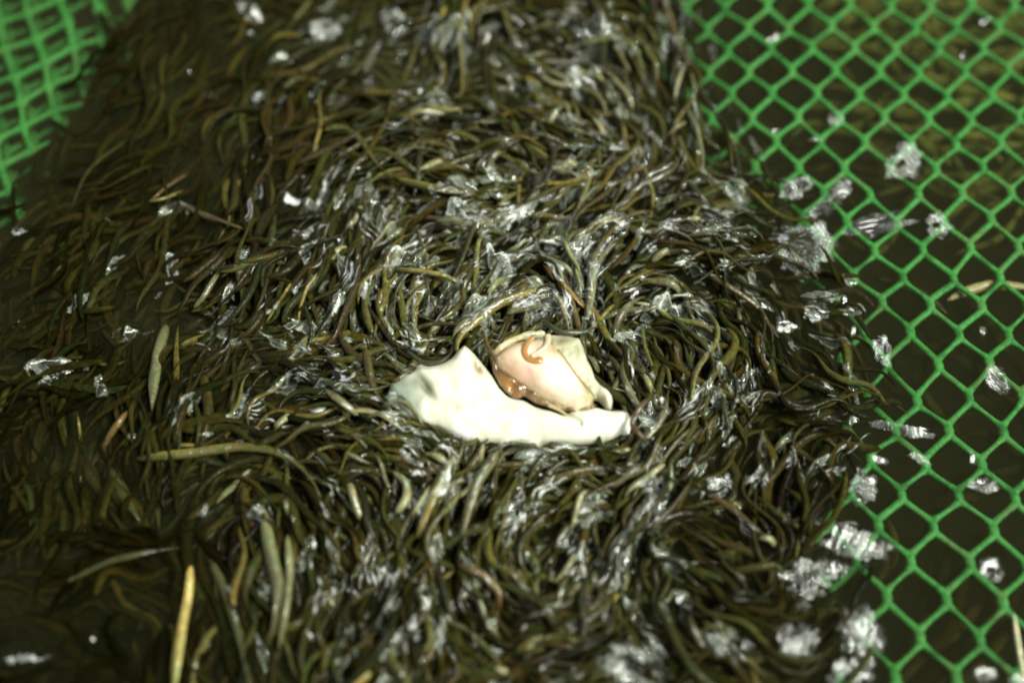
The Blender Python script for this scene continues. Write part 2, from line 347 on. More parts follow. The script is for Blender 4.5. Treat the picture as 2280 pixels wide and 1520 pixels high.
def add_flow_eel(x, y, z, width, length, lightness=1.0):
    """follow the flow both ways from a seed"""
    a0 = flow(x, y); sgn = rnd.choice((0, math.pi)); jit = rnd.gauss(0, .42); w_a, w_l, w_p = rnd.uniform(.15, .6), rnd.uniform(120, 260), rnd.uniform(0, 6)
    pts = [[], []]
    for h in (0, 1):
        cx, cy, a = x, y, a0 + sgn + h * math.pi; n = int(length / 2 / 12)
        for i in range(n):
            f = flow(cx, cy)
            while f - a > math.pi / 2: f -= math.pi
            while f - a < -math.pi / 2: f += math.pi
            a = a + .45 * (f - a)
            aa = a + jit + w_a * math.sin(2 * math.pi * (i * 12) / w_l * (1 if h else -1) + w_p)
            cx += 12 * math.cos(aa); cy -= 12 * math.sin(aa); pts[h].append((cx, cy))
    line = pts[0][::-1] + [(x, y)] + pts[1]
    L = np.array(line); X, Y = at(L[:, 0], L[:, 1], z)
    t = np.linspace(0, 1, len(L)); dive = rnd.uniform(.0005, .003)
    Z = z + .0006 * np.sin(t * rnd.uniform(4, 9) + rnd.uniform(0, 6)) - dive * (2 * t - 1) ** 4
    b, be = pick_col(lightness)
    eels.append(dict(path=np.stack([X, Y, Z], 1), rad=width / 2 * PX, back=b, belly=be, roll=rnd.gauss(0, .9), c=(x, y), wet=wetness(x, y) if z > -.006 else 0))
def place(n, zoff, wr, lr, light, inset=0, dens=None):
    k = 0
    while k < n:
        y = rnd.uniform(-140, 1640); x = rnd.uniform(-160, 2100)
        if x > lerp(EDGE_R, y) - inset - abs(rnd.gauss(0, 30)) or x < lerp(EDGE_L, y) + inset * .6 + abs(rnd.gauss(0, 20)): continue
        if zoff > -.004 and inside((x, y), FLESH): continue
        k += 1
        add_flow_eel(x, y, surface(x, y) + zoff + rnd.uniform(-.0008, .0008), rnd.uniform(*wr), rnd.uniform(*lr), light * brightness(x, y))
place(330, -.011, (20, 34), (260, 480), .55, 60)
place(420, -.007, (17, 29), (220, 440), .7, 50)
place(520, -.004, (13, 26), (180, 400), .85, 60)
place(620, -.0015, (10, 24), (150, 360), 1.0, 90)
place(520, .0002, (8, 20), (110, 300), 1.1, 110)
k = 0
while k < 620:                             # fine dark eels filling the left side right up to the netting
    x, y = rnd.uniform(-100, 1000), rnd.uniform(-100, 1600)
    if x < lerp(EDGE_L, y) - 15: continue
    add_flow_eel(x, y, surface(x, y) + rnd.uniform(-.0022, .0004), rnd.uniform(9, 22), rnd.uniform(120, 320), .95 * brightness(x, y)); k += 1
k = 0
while k < 420:
    x, y = rnd.uniform(700, 1900), rnd.uniform(-80, 1600)
    if x > lerp(EDGE_R, y) - 40 or inside((x, y), FLESH): continue
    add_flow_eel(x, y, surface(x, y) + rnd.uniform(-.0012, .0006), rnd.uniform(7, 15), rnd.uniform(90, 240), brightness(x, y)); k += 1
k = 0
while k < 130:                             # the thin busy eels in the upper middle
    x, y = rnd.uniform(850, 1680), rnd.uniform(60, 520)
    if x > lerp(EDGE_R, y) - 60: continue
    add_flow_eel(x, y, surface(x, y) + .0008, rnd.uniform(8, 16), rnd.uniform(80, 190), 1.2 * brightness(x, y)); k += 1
k = 0
while k < 90:                             # eels at the top of the heap, wet sheen put into their pale colour
    x, y = rnd.uniform(350, 1750), rnd.uniform(150, 1500)
    if x > lerp(EDGE_R, y) - 90 or rnd.random() > max(0, field(x, y, LIVE) - .3) ** 2 or inside((x, y), FLESH): continue
    add_flow_eel(x, y, surface(x, y) + .0014, rnd.uniform(9, 19), rnd.uniform(60, 140), 1); k += 1; g_ = rnd.uniform(.3, .7)
    eels[-1].update(back=(.17 * g_, .17 * g_, .10 * g_), belly=(.42 * g_, .42 * g_, .29 * g_), roll=rnd.gauss(1.5, .8), wet=1)
k = 0
while k < 150:                              # blurred eels far below the open net
    x, y = rnd.uniform(1650, 2350), rnd.uniform(-60, 1560)
    if x < lerp(EDGE_R, y): continue
    lt = 1.5 * math.exp(-((x - 2260) / 420) ** 2 - ((y - 60) / 420) ** 2) + .35  # upper right glow painted in: eels there paler and yellower
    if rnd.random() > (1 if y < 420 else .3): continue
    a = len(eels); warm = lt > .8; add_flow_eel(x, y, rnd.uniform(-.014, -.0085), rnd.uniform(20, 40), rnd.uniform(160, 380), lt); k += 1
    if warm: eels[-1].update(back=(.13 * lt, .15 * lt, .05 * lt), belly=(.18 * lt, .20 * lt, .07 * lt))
# eels one can pick out: line in photo pixels, width, back, belly, height above the heap, roll, label
G1 = ((.065, .062, .018), (.22, .185, .055)); G2 = ((.10, .082, .026), (.46, .37, .17)); BR = ((.055, .038, .016), (.13, .085, .035)); OL = ((.032, .036, .012), (.075, .075, .026)); PG = ((.062, .062, .038), (.17, .17, .11))
TRACED = [
 ([(300,1022),(430,1008),(540,992),(610,1002),(665,1032),(705,1080),(725,1140)], 34, G1, .0012, .6, 'long golden olive eel arching over the dark eels lower left'),
 ([(424,1255),(421,1320),(406,1390),(395,1450),(384,1560)], 32, G2, .0015, 2.2, 'pale gold eel with a bright belly upright at the bottom left'),
 ([(500,1375),(462,1415),(438,1465),(425,1560)], 23, G1, .001, 1.2, 'golden eel bending down beside the pale gold one at the bottom'),
 ([(562,365),(536,398),(520,440),(508,495)], 14, G2, .002, 2.2, 'slim bright cream eel curved upright on the dark upper left mass'),
 ([(405,458),(450,478),(500,495),(565,517)], 24, BR, .001, .5, 'brown eel touching the lower end of the slim cream eel'),
 ([(332,450),(370,418),(428,380)], 12, BR, .0015, 1.5, 'thin tan eel slanting up, upper of a V-shaped pair at the upper left'),
 ([(330,450),(368,442),(412,424)], 12, G1, .0018, 1.5, 'thin gold eel, lower of a V-shaped pair at the upper left'),
 ([(880,398),(950,415),(1000,427),(1075,425)], 28, G1, .0012, 1.9, 'yellow-bellied eel lying level above the middle of the swarm'),
 ([(140,1298),(240,1250),(340,1225),(430,1216)], 20, OL, .0012, .4, 'dull olive eel rising gently across the dark lower left corner'),
 ([(214,1010),(250,1050),(280,1110),(315,1165)], 40, OL, .0008, .5, 'broad mossy eel slanting down below the gold one at the left'),
 ([(173,925),(181,990),(179,1080)], 12, G1, .0018, 1.4, 'thin upright yellow eel near the left edge'),
 ([(284,915),(250,960),(222,1008),(198,1045)], 22, BR, .002, 1.3, 'short tan eel slanting beside the thin upright yellow one'),
 ([(372,720),(350,790),(342,850),(338,915)], 40, PG, .0012, 1.4, 'thick pale eel hanging upright left of the middle'),
 ([(880,600),(940,604),(990,614),(1035,634)], 20, G1, .0018, 1.5, 'small gold eel above left of the flesh'),
 ([(1210,585),(1240,620),(1270,650),(1305,690)], 27, ((.2,.11,.03),(.28,.18,.06)), .001, .5, 'orange-brown eel slanting down above the pinkish sac'),
 ([(1200,640),(1110,672),(1060,712),(1018,750),(1012,785),(1045,800)], 38, G1, .0018, 1.7, 'thick yellow-rimmed eel hooking round to the tip of the white flesh'),
 ([(1465,-20),(1495,50),(1512,110),(1498,165)], 26, BR, .001, .5, 'brown eel coming down from the top edge towards the wet patch'),
 ([(1525,235),(1552,290),(1562,340),(1566,395)], 22, PG, .0015, 1.5, 'pale grey eel hanging upright at the upper right of the swarm'),
 ([(1560,600),(1640,650),(1690,685),(1722,740),(1715,800)], 23, BR, .001, .5, 'brown eel curling down at the right of the swarm'),
 ([(1570,1095),(1640,1140),(1710,1200)], 26, BR, .0005, .5, 'brown eel slanting down below the right end of the flesh'),
 ([(1020,1255),(1080,1282),(1110,1318),(1112,1360)], 27, BR, .0018, 1.6, 'red-brown eel bent over like a hook at the bottom middle'),
 ([(1058,1310),(1078,1370),(1110,1420)], 22, PG, .0012, 1.5, 'striped green-grey eel below the hooked red-brown one'),
 ([(465,1240),(510,1330),(535,1420),(565,1560)], 32, OL, .0012, 1.0, 'thick olive-grey eel slanting to the bottom edge'),
 ([(585,1130),(600,1220),(622,1310),(612,1400),(592,1440)], 40, PG, .0012, 1.2, 'thick pale grey eel upright in the lower left bundle'),
 ([(640,1190),(645,1280),(632,1380),(620,1450)], 26, PG, .0018, 1.6, 'slimmer pale eel pressed to the right of the thick grey one'),
 ([(716,598),(682,640),(666,690),(664,725)], 12, G2, .0018, 1.4, 'thin amber eel bowed like a bracket left of the middle'),
 ([(648,630),(618,676),(588,725)], 12, G1, .0018, 1.4, 'thin gold eel slanting left of the amber bracket-shaped one'),
 ([(965,1368),(1040,1400),(1092,1450),(1125,1500)], 17, OL, .0016, 1.3, 'slim olive eel sliding down to the right at the bottom'),
 ([(1328,545),(1318,620),(1310,690),(1300,740)], 36, PG, .0008, 1.5, 'frosted pale eel standing upright above the pinkish sac'),
 ([(1110,1005),(1062,1070),(1042,1130),(1028,1195)], 34, PG, .0014, 1.4, 'silvery eel slanting under the white flesh, right of its twin'),
 ([(1015,1005),(975,1080),(952,1130),(925,1200)], 36, G1, .0012, 1.4, 'yellow-green eel slanting under the white flesh, left of its silvery twin'),
 ([(975,905),(900,915),(820,880),(760,870)], 24, OL, -.001, .6, 'olive eel nosing at the left end of the white flesh'),
 ([(1400,770),(1385,830),(1405,880),(1440,930)], 26, PG, .001, 1.3, 'greenish pale eel bowing round the right end of the flesh'),
 ([(1335,712),(1390,690),(1440,690),(1500,655)], 24, PG, .0014, 1.4, 'light green eel arching off the sac to the upper right'),
 ([(1205,712),(1250,742),(1300,738),(1345,722)], 20, OL, .0075, .5, 'small dark eel lying over the top edge of the sac'),
 ([(905,780),(940,808),(985,805),(1010,780)], 16, OL, .006, .5, 'small dark eel touching the notch of the white flesh from above'),
 ([(850,905),(885,890),(915,905),(945,950)], 17, PG, .006, 1.2, 'small greyish eel biting the frayed left end of the flesh'),
 ([(1440,985),(1405,945),(1425,905),(1450,880)], 18, BR, .005, .8, 'small brown eel curled round the right tip of the flesh'),
 ([(1090,1010),(1130,985),(1180,990),(1240,1012)], 15, OL, .004, .6, 'small dark eel along the lower edge of the white flesh'),
 ([(1075,735),(1085,770),(1105,800),(1112,830)], 13, BR, .0045, .8, 'thin brown eel slipping into the gap between flap and sac'),
 ([(700,840),(770,865),(830,868),(885,850)], 26, OL, .0006, .5, 'dark olive eel aiming at the left tip of the flesh'),
]
for line, w, (b, be), dz, roll, label in TRACED:
    L = resample(np.array(line, float), 40); zc = [surface(x, y) for x, y in L]
    Z = np.array(zc) + dz; m = len(Z); t = np.linspace(-1, 1, m); Z = Z - .0022 * t ** 6
    XY = [at(x, y, z) for (x, y), z in zip(L, Z)]
    P = np.array([(float(a[0]), float(a[1]), z) for a, z in zip(XY, Z)])
    eels.append(dict(path=P, rad=w / 2 * PX * .66, back=b, belly=be, roll=roll, c=tuple(L[m // 2]), label=label, z=0))
for line, w, (b, be), z, label in [
  ([(2110,668),(2150,648),(2210,634),(2300,640),(2380,660)], 27, ((.5,.42,.27),(.7,.62,.42)), -.0066, 'pale tan eel passing under the net at the right edge'),
  ([(2257,1365),(2266,1430),(2276,1490),(2290,1560)], 10, ((.5,.48,.42),(.8,.8,.75)), -.001, 'thin whitish eel at the lower right edge over the net'),
  ([(1955,620),(2020,640),(2070,665),(2110,700)], 22, OL, -.008, 'dim olive eel sliding out under the net from the swarm')]:
    L = resample(np.array(line, float), 40); X, Y = at(L[:, 0], L[:, 1], z)
    eels.append(dict(path=np.stack([X, Y, np.full(40, z)], 1), rad=w / 2 * PX, back=b, belly=be, roll=1.5, c=tuple(L[20]), label=label))

# which eels show: stamp them into a picture-sized grid, the top one wins
GS = 4.0; GX0, GY0 = -240, -200; GW, GH = int((W + 480) / GS), int((H + 400) / GS)
HGT = np.full((GH, GW), -.045); IDM = np.full((GH, GW), -1, int)
geo = []
for n, e in enumerate(eels):
    g = eel_geo(e['path'], e['rad'], e['back'], e['belly'], e['roll'], n + 1, e.get('wet', .8)); geo.append(g)
    P = resample(g[4], 110); rr = np.interp(np.linspace(0, 1, 110), np.linspace(0, 1, NSEG), g[5]); u, v = to_px(P[:, 0], P[:, 1], P[:, 2])
    for (px, py, z, r) in zip(u, v, P[:, 2], rr):
        rp = max(r / PX * (CAM.z / (CAM.z - z)), 2.5); x0, x1 = int((px - rp - GX0) / GS), int((px + rp - GX0) / GS) + 1; y0, y1 = int((py - rp - GY0) / GS), int((py + rp - GY0) / GS) + 1
        x0, y0 = max(x0, 0), max(y0, 0); x1, y1 = min(x1, GW - 1), min(y1, GH - 1)
        if x1 <= x0 or y1 <= y0: continue
        xs = GX0 + (np.arange(x0, x1) + .5) * GS - px; ys = GY0 + (np.arange(y0, y1) + .5) * GS - py
        d2 = (xs[None] ** 2 + ys[:, None] ** 2) / rp ** 2; h = z + r * np.sqrt(np.clip(1 - d2, 0, 1)); ok = (d2 < 1) & (h > HGT[y0:y1, x0:x1])
        HGT[y0:y1, x0:x1][ok] = h[ok]; IDM[y0:y1, x0:x1][ok] = n
xa, xb, ya, yb = int(-GX0 / GS), int((W - GX0) / GS), int(-GY0 / GS), int((H - GY0) / GS)
cnt = np.bincount(IDM[ya:yb, xa:xb].ravel() + 1, minlength=len(eels) + 1)[1:]
order = sorted(range(len(eels)), key=lambda n: (-1 if 'label' in eels[n] else 0, -cnt[n]))
single = set(order[:300])
import re
def short(lb):
    return re.split(r",| near | on | at | in | over | above | below | beside | between | under | of the | cut | left | right | running | to the | lying | with | slanting | nosing | aiming | coming | bent | like ", lb)[0]
def landmarks():
    L = [(short(e['label']), e['c']) for e in eels if 'label' in e] + [(short(p[5]), (p[0], p[1])) for p in PATCH]
    names = [l[0] for l in L]; L = [l for l in L if names.count(l[0]) == 1 and 2 < len(l[0].split()) < 7]
    return L + [('white flap of flesh', (1040, 920)), ('pinkish sac', (1220, 850)), ('doubled-over net', (150, 120))]
used_labels = {}
def describe(e, P, LM):
    u, v = to_px(P[:, 0], P[:, 1], P[:, 2]); cx, cy = float(u[13]), float(v[13]); a = math.degrees(math.atan2(-(v[-1] - v[0]), u[-1] - u[0])) % 180
    turn = 'upright' if 65 < a < 115 else 'level' if a < 22 or a > 158 else 'rising' if a < 90 else 'falling'
    w = e['rad'] / PX * 2; size = 'thread-thin' if w < 11 else 'slim' if w < 17 else 'medium' if w < 24 else 'thick'
    b = np.array(e['back']); tone = 'dark' if b.sum() < .07 else 'dull' if b.sum() < .14 else 'pale'
    hue = 'brown' if b[0] > b[1] * 1.2 else 'greenish' if b[1] > b[0] * 1.08 else 'olive'
    for name, (x, y) in sorted(LM, key=lambda l: (l[1][0] - cx) ** 2 + (l[1][1] - cy) ** 2)[:9]:
        dx, dy = cx - x, cy - y; rel = ('right of' if dx > 0 else 'left of') if abs(dx) > abs(dy) * 1.4 else ('below' if dy > 0 else 'above') if abs(dy) > abs(dx) * 1.4 else ('below' if dy > 0 else 'above') + (' and right of' if dx > 0 else ' and left of')
        t = f'{size} {tone} {hue} eel, {turn}, {rel} the {name}'
        if t not in used_labels: break
    used_labels[t] = 1; return t
# ------------------------------------------------------------------ the flesh in the middle
def z1(pts): return [(820 + u / 3.353, 680 + v / 3.353) for u, v in pts]      # from the enlarged view
def spline(poly, n=160):
    P = np.array(poly, float); P = np.vstack([P, P[:1]]); d = np.r_[0, np.cumsum(np.linalg.norm(np.diff(P, axis=0), axis=1))]
    t = np.linspace(0, d[-1], n, endpoint=False); Q = np.stack([np.interp(t, d, P[:, k]) for k in (0, 1)], 1)
    for _ in range(2): Q = .25 * np.roll(Q, 1, 0) + .5 * Q + .25 * np.roll(Q, -1, 0)
    return Q
def pillow(name, poly, zb, thick, round_px, mat, root, color, seed, step=2.6, bumps=.0004, lam=60, extra=None, n=200, sharp=1.0):
    """closed lens of flesh: outline from the photo, its own thickness, lumpy top"""
    Q = spline(poly, n); x0, y0 = Q.min(0) - 4; x1, y1 = Q.max(0) + 4
    gx = np.arange(x0, x1, step); gy = np.arange(y0, y1, step); X, Y = np.meshgrid(gx, gy); pts = np.stack([X.ravel(), Y.ravel()], 1)
    A, B = Q, np.roll(Q, -1, 0)
    ins = np.zeros(len(pts), bool); dist = np.full(len(pts), 1e9); near = np.zeros_like(pts)
    for a, b in zip(A, B):
        c = ((a[1] > pts[:, 1]) != (b[1] > pts[:, 1]))
        xi = (b[0] - a[0]) * (pts[:, 1] - a[1]) / (b[1] - a[1] + 1e-12) + a[0]; ins ^= c & (pts[:, 0] < xi)
        ab = b - a; t = np.clip(((pts - a) @ ab) / (ab @ ab), 0, 1); q = a + t[:, None] * ab; d = np.linalg.norm(pts - q, axis=1)
        m = d < dist; dist[m] = d[m]; near[m] = q[m]
    nx, ny = len(gx), len(gy); I = np.arange(nx * ny).reshape(ny, nx); cell = ins.reshape(ny, nx)
    ok = cell[:-1, :-1] & cell[1:, :-1] & cell[:-1, 1:] & cell[1:, 1:]
    quads = np.stack([I[:-1, :-1][ok], I[:-1, 1:][ok], I[1:, 1:][ok], I[1:, :-1][ok]], 1)
    used = np.unique(quads); cntq = np.bincount(quads.ravel(), minlength=nx * ny); rim = np.zeros(nx * ny, bool); rim[used] = cntq[used] < 4
    p = pts.copy(); p[rim] = near[rim]; dist[rim] = 0
    f = np.clip(dist / round_px, 0, 1); dome = (1 - (1 - f) ** 2) ** (.5 * sharp)
    wv = Waves(lam, seed); wv2 = Waves(lam / 3.5, seed + 1)
    top = thick * dome + (bumps * wv(p[:, 0], p[:, 1]) * 2 * math.pi / lam * 1.4 + bumps * .35 * wv2(p[:, 0], p[:, 1]) * 2 * math.pi / lam * 4) * dome
    if extra is not None: top = top + extra(p[:, 0], p[:, 1]) * dome
    zt = zb + top; zl = zb - thick * .5 * dome
    Xt, Yt = at(p[:, 0], p[:, 1], zb + thick * .5)
    vt = np.stack([Xt, Yt, zt], 1)[used]; vl = np.stack([Xt, Yt, zl], 1)[used]
    remap = np.full(nx * ny, -1); remap[used] = np.arange(len(used)); q = remap[quads]
    low = np.arange(len(used)) + len(used); r_ = rim[used]; low[r_] = np.arange(len(used))[r_]
    ql = low[q][:, ::-1]
    col = color(p[used, 0], p[used, 1], f[used]); col = np.concatenate([col, np.ones((len(col), 1))], 1)
    faces = np.concatenate([q[:, ::-1], ql[:, ::-1]])
    return child(name, np.concatenate([vt, vl]), faces, mat, root, tint=np.concatenate([col, col]))
def flesh_mat(name, rough, sss, coat):
    m, nt, b = newmat(name)
    a = nt.nodes.new('ShaderNodeAttribute'); a.attribute_name = 'tint'
    n = noise(nt, 210, 5); r = ramp(nt, n.outputs[0], [(.3, (.78, .79, .7)), (.5, (.97, .97, .93)), (.65, (1.05, 1.05, 1.05))]); nf = noise(nt, 1700, 4); rf = ramp(nt, nf.outputs[0], [(.3, (.86, .86, .78)), (.42, (1, 1, 1))])
    nt.links.new(mul(nt, mul(nt, a.outputs['Color'], r.outputs[0]), rf.outputs[0]), b.inputs['Base Color']); b.inputs['Roughness'].default_value = rough
    b.inputs['Subsurface Weight'].default_value = sss; b.inputs['Subsurface Radius'].default_value = (1, .6, .4); b.inputs['Subsurface Scale'].default_value = .0005
    b.inputs['Coat Weight'].default_value = coat; b.inputs['Coat Roughness'].default_value = .06
    n2 = noise(nt, 500, 3); bump(nt, b, n2.outputs[0], .0004, .2)
    return m
M_FLESH = flesh_mat('white_flesh', .5, .35, .5); M_SAC = flesh_mat('glossy_sac', .3, .35, 1.0)
def blob(x, y, cx, cy, rx, ry, rot=0):
    c, s_ = math.cos(R(rot)), math.sin(R(rot)); u = ((x - cx) * c - (y - cy) * s_) / rx; v = ((x - cx) * s_ + (y - cy) * c) / ry
    return np.exp(-(u * u + v * v))
def paint(base, spots):
    def f(x, y, d):
        col = np.tile(np.array(base, float), (len(x), 1))
        for (cx, cy, rx, ry, rot, c, k) in spots:
            w = (blob(x, y, cx, cy, rx, ry, rot) * k)[:, None]; col = col * (1 - w) + np.array(c) * w
        return col
    return f
P_LATE = [(905, 895, 44, 26, 'thin water film over the frayed left end of the flesh', -30), (1385, 945, 30, 24, 'water film wetting the right tip of the flesh', 20)]
fl = empty('flesh_piece', (float(at(1140, 870)[0]), float(at(1140, 870)[1]), .002))
tag(fl, 'torn piece of white flesh with a glossy pinkish sac, eaten by the eels', 'flesh')
FLAP = z1([(715,298),(760,325),(805,362),(870,440),(930,510),(985,600),(1040,655),(1100,682),(1160,690),(1250,748),(1350,775),(1450,810),(1540,775),(1600,760),(1700,748),(1800,775),(1900,775),(1950,790),(1978,860),(1962,968),(1885,955),(1800,990),(1700,1012),(1550,1012),(1350,1008),(1150,1022),(950,1012),(800,1012),(700,992),(600,950),(500,900),(400,870),(330,830),(250,780),(180,715),(140,640),(150,570),(210,555),(270,515),(330,480),(360,432),(400,428),(450,440),(560,425),(620,395),(660,350)])
flap_col = paint((.74, .74, .60), [(*z1([(820,500)])[0], 12, 19, 20, (.10, .10, .05), .95), (*z1([(440,640)])[0], 15, 40, 35, (.12, .13, .07), .95), (*z1([(330,600)])[0], 34, 17, 20, (.14, .16, .1), .85),  # the first dark spots paint shade into the hollows
   (*z1([(250,700)])[0], 56, 30, -35, (.22, .28, .22), .95), (*z1([(170,640)])[0], 34, 34, 0, (.12, .16, .11), .9), (*z1([(860,650)])[0], 20, 42, 10, (.85, .58, .34), .65), (*z1([(550,800)])[0], 30, 22, 20, (.78, .70, .50), .5),
   (*z1([(700,950)])[0], 30, 12, 0, (.72, .74, .80), .5), (*z1([(1780,890)])[0], 30, 16, 0, (.66, .66, .74), .6), (*z1([(1640,820)])[0], 26, 14, 0, (.66, .70, .68), .5), (*z1([(1020,760)])[0], 16, 14, 0, (.70, .72, .55), .5), (*z1([(1180,820)])[0], 26, 16, 0, (.74, .76, .66), .4), (*z1([(1010,950)])[0], 16, 10, 0, (.78, .78, .5), .5), (*z1([(640,450)])[0], 18, 8, 20, (.6, .62, .48), .4)])
cx_, cy_ = z1([(820,500)])[0]; c2x, c2y = z1([(440,640)])[0]
def flap_h(x, y):
    rise = .0028 * blob(x, y, 1030, 800, 45, 60) + .0016 * blob(x, y, 1230, 945, 120, 26, -8)
    crease = -.0016 * np.exp(-((np.abs((y - 915) - (x - 1245) * .75)) / 5) ** 2) * ((x > 1210) & (x < 1296))
    return rise - .0022 * blob(x, y, cx_, cy_, 9, 15, 20) - .0015 * blob(x, y, c2x, c2y, 8, 30, 35) - .001 * blob(x, y, 905, 880, 30, 40) + crease
pillow('white_flap', FLAP, .0026, .0042, 34, M_FLESH, fl, flap_col, 3, bumps=.00016, lam=90, extra=flap_h, n=420)
BACK = z1([(1290,215),(1420,212),(1500,222),(1580,235),(1612,300),(1625,350),(1670,440),(1700,540),(1740,590),(1800,640),(1832,690),(1820,765),(1780,762),(1730,705),(1690,690),(1640,720),(1500,600),(1400,420)])
pillow('back_flap', BACK, .0036, .0026, 16, M_FLESH, fl, paint((.52, .52, .36), [(*z1([(1450,290)])[0], 34, 18, 0, (.48, .42, .24), .7), (*z1([(1600,480)])[0], 12, 40, 30, (.68, .68, .50), .8), (*z1([(1560,360)])[0], 20, 16, 0, (.24, .26, .14), .7), (*z1([(1790,690)])[0], 14, 22, 25, (.80, .74, .62), .9)]), 5, bumps=.00012, lam=40, extra=lambda x, y: .0012 * blob(x, y, 1345, 880, 20, 30))
RIMT = z1([(905,372),(950,300),(1050,232),(1180,190),(1300,178),(1345,205),(1300,240),(1150,262),(1050,310),(985,380),(950,420)])
pillow('upper_rim', RIMT, .0042, .0017, 10, M_FLESH, fl, paint((.52, .53, .34), [(*z1([(940,370)])[0], 22, 22, 30, (.38, .22, .08), .9), (*z1([(1100,260)])[0], 30, 8, -20, (.55, .40, .18), .7)]), 6, bumps=.0001, lam=30)
MEMB = z1([(900,372),(950,360),(1040,500),(1130,560),(1250,640),(1340,700),(1450,740),(1580,755),(1690,735),(1712,700),(1700,760),(1600,790),(1480,785),(1370,765),(1250,722),(1160,665),(1130,690),(1080,685),(1030,640),(975,580),(930,490)])
pillow('membrane', MEMB, .0052, .0012, 9, M_SAC, fl, paint((.17, .09, .03), [(*z1([(1050,610)])[0], 22, 10, -40, (.40, .2, .04), .9), (*z1([(1400,740)])[0], 40, 8, -14, (.40, .29, .14), .7), (*z1([(1640,735)])[0], 20, 10, 20, (.25, .22, .09), .6)]), 7, bumps=.0002, lam=24)
SAC = z1([(928,395),(955,340),(1010,290),(1080,262),(1170,245),(1260,230),(1330,218),(1400,290),(1470,370),(1560,500),(1640,600),(1695,690),(1665,735),(1560,762),(1450,742),(1330,695),(1220,632),(1130,575),(1050,525),(980,465)])
pillow('pinkish_sac', SAC, .0048, .0062, 46, M_SAC, fl, paint((.78, .60, .43), [(*z1([(1180,540)])[0], 44, 26, -35, (.80, .50, .40), .9), (*z1([(1440,560)])[0], 40, 50, 30, (.88, .83, .72), 1), (*z1([(1010,330)])[0], 30, 20, 30, (.50, .33, .13), .9), (*z1([(1380,330)])[0], 16, 24, 0, (.50, .38, .18), .8), (*z1([(1650,680)])[0], 22, 18, 0, (.40, .33, .13), .9), (*z1([(1090,520)])[0], 40, 6, -38, (.62, .40, .18), .7), (*z1([(1330,660)])[0], 60, 6, -25, (.60, .44, .22), .7), (*z1([(1215,540)])[0], 3, 18, 25, (.62, .36, .28), .5)]), 8, bumps=.00006, lam=80,  # the near-white spot is a painted highlight
       extra=lambda x, y: -.0009 * blob(x, y, *z1([(1250,360)])[0], 22, 18), sharp=1.1)
def tube(name, line, rad, z, mat, root, col, flat=.7, n=28, ns=12):
    P = resample(np.array(line, float), n); X, Y = at(P[:, 0], P[:, 1], z); zz = np.full(n, z) if not callable(rad) else np.full(n, z)
    P = np.stack([X, Y, zz], 1); T = np.gradient(P, axis=0); T /= np.linalg.norm(T, axis=1)[:, None]; N = np.cross((0, 0, 1.), T); V = []
    for i in range(n):
        t = i / (n - 1); r = (rad(t) if callable(rad) else rad) * PX
        for k in range(ns): a = 2 * math.pi * k / ns; V.append(P[i] + N[i] * math.cos(a) * r + np.array((0, 0, math.sin(a) * r * flat)))
    F = [(i * ns + k, (i + 1) * ns + k, (i + 1) * ns + (k + 1) % ns, i * ns + (k + 1) % ns) for i in range(n - 1) for k in range(ns)] + [tuple(range(ns)), tuple(range((n - 1) * ns, n * ns))[::-1]]
    return child(name, V, F, mat, root, tint=np.tile((*col, 1), (len(V), 1)))
tube('orange_curl', z1([(1240,225),(1190,275),(1160,345),(1180,392),(1240,418),(1305,400)]), lambda t: 10 * (1 - .55 * (1 - t)) * min(1, (1.02 - t) * 9 + .25), .0108, M_SAC, fl, (.38, .18, .045), .6)
tube('pale_fold', z1([(1340,222),(1345,262),(1318,312),(1262,350),(1215,372)]), lambda t: 7.5 * (1 - .5 * t), .0106, M_SAC, fl, (.58, .44, .30), .8)
tube('crease_lip', z1([(1345,742),(1420,775),(1500,830),(1560,880),(1592,912)]), lambda t: 4.5 * (1 - .8 * t), .0068, M_FLESH, fl, (.40, .34, .18), .8)
tube('side_seam', z1([(1415,330),(1480,420),(1560,530),(1640,620),(1700,690)]), lambda t: 3.6 * (1 - .3 * t), .0078, M_FLESH, fl, (.30, .22, .10), .6)

# ------------------------------------------------------------------ water lying over the eels: ripples and painted glints
def smooth(a, n):
    for _ in range(n):
        a = .25 * np.roll(a, 1, 0) + .5 * a + .25 * np.roll(a, -1, 0); a = .25 * np.roll(a, 1, 1) + .5 * a + .25 * np.roll(a, -1, 1)
    return a
FILM = np.maximum(smooth(np.maximum(HGT, -.002), 2), smooth(np.maximum(HGT, -.002), 6)) + .0003
def film_at(x, y):
    u = (x - GX0) / GS - .5; v = (y - GY0) / GS - .5; u = np.clip(u, 0, GW - 2.001); v = np.clip(v, 0, GH - 2.001); i, j = u.astype(int), v.astype(int); a, b = u - i, v - j
    return (FILM[j, i] * (1 - a) + FILM[j, i + 1] * a) * (1 - b) + (FILM[j + 1, i] * (1 - a) + FILM[j + 1, i + 1] * a) * b
def half_slope(px, py):
    X, Y = at(px, py); v = (CAM - Vector((float(X), float(Y), 0))).normalized(); h = v + SUN
    return -h.x / h.z, -h.y / h.z
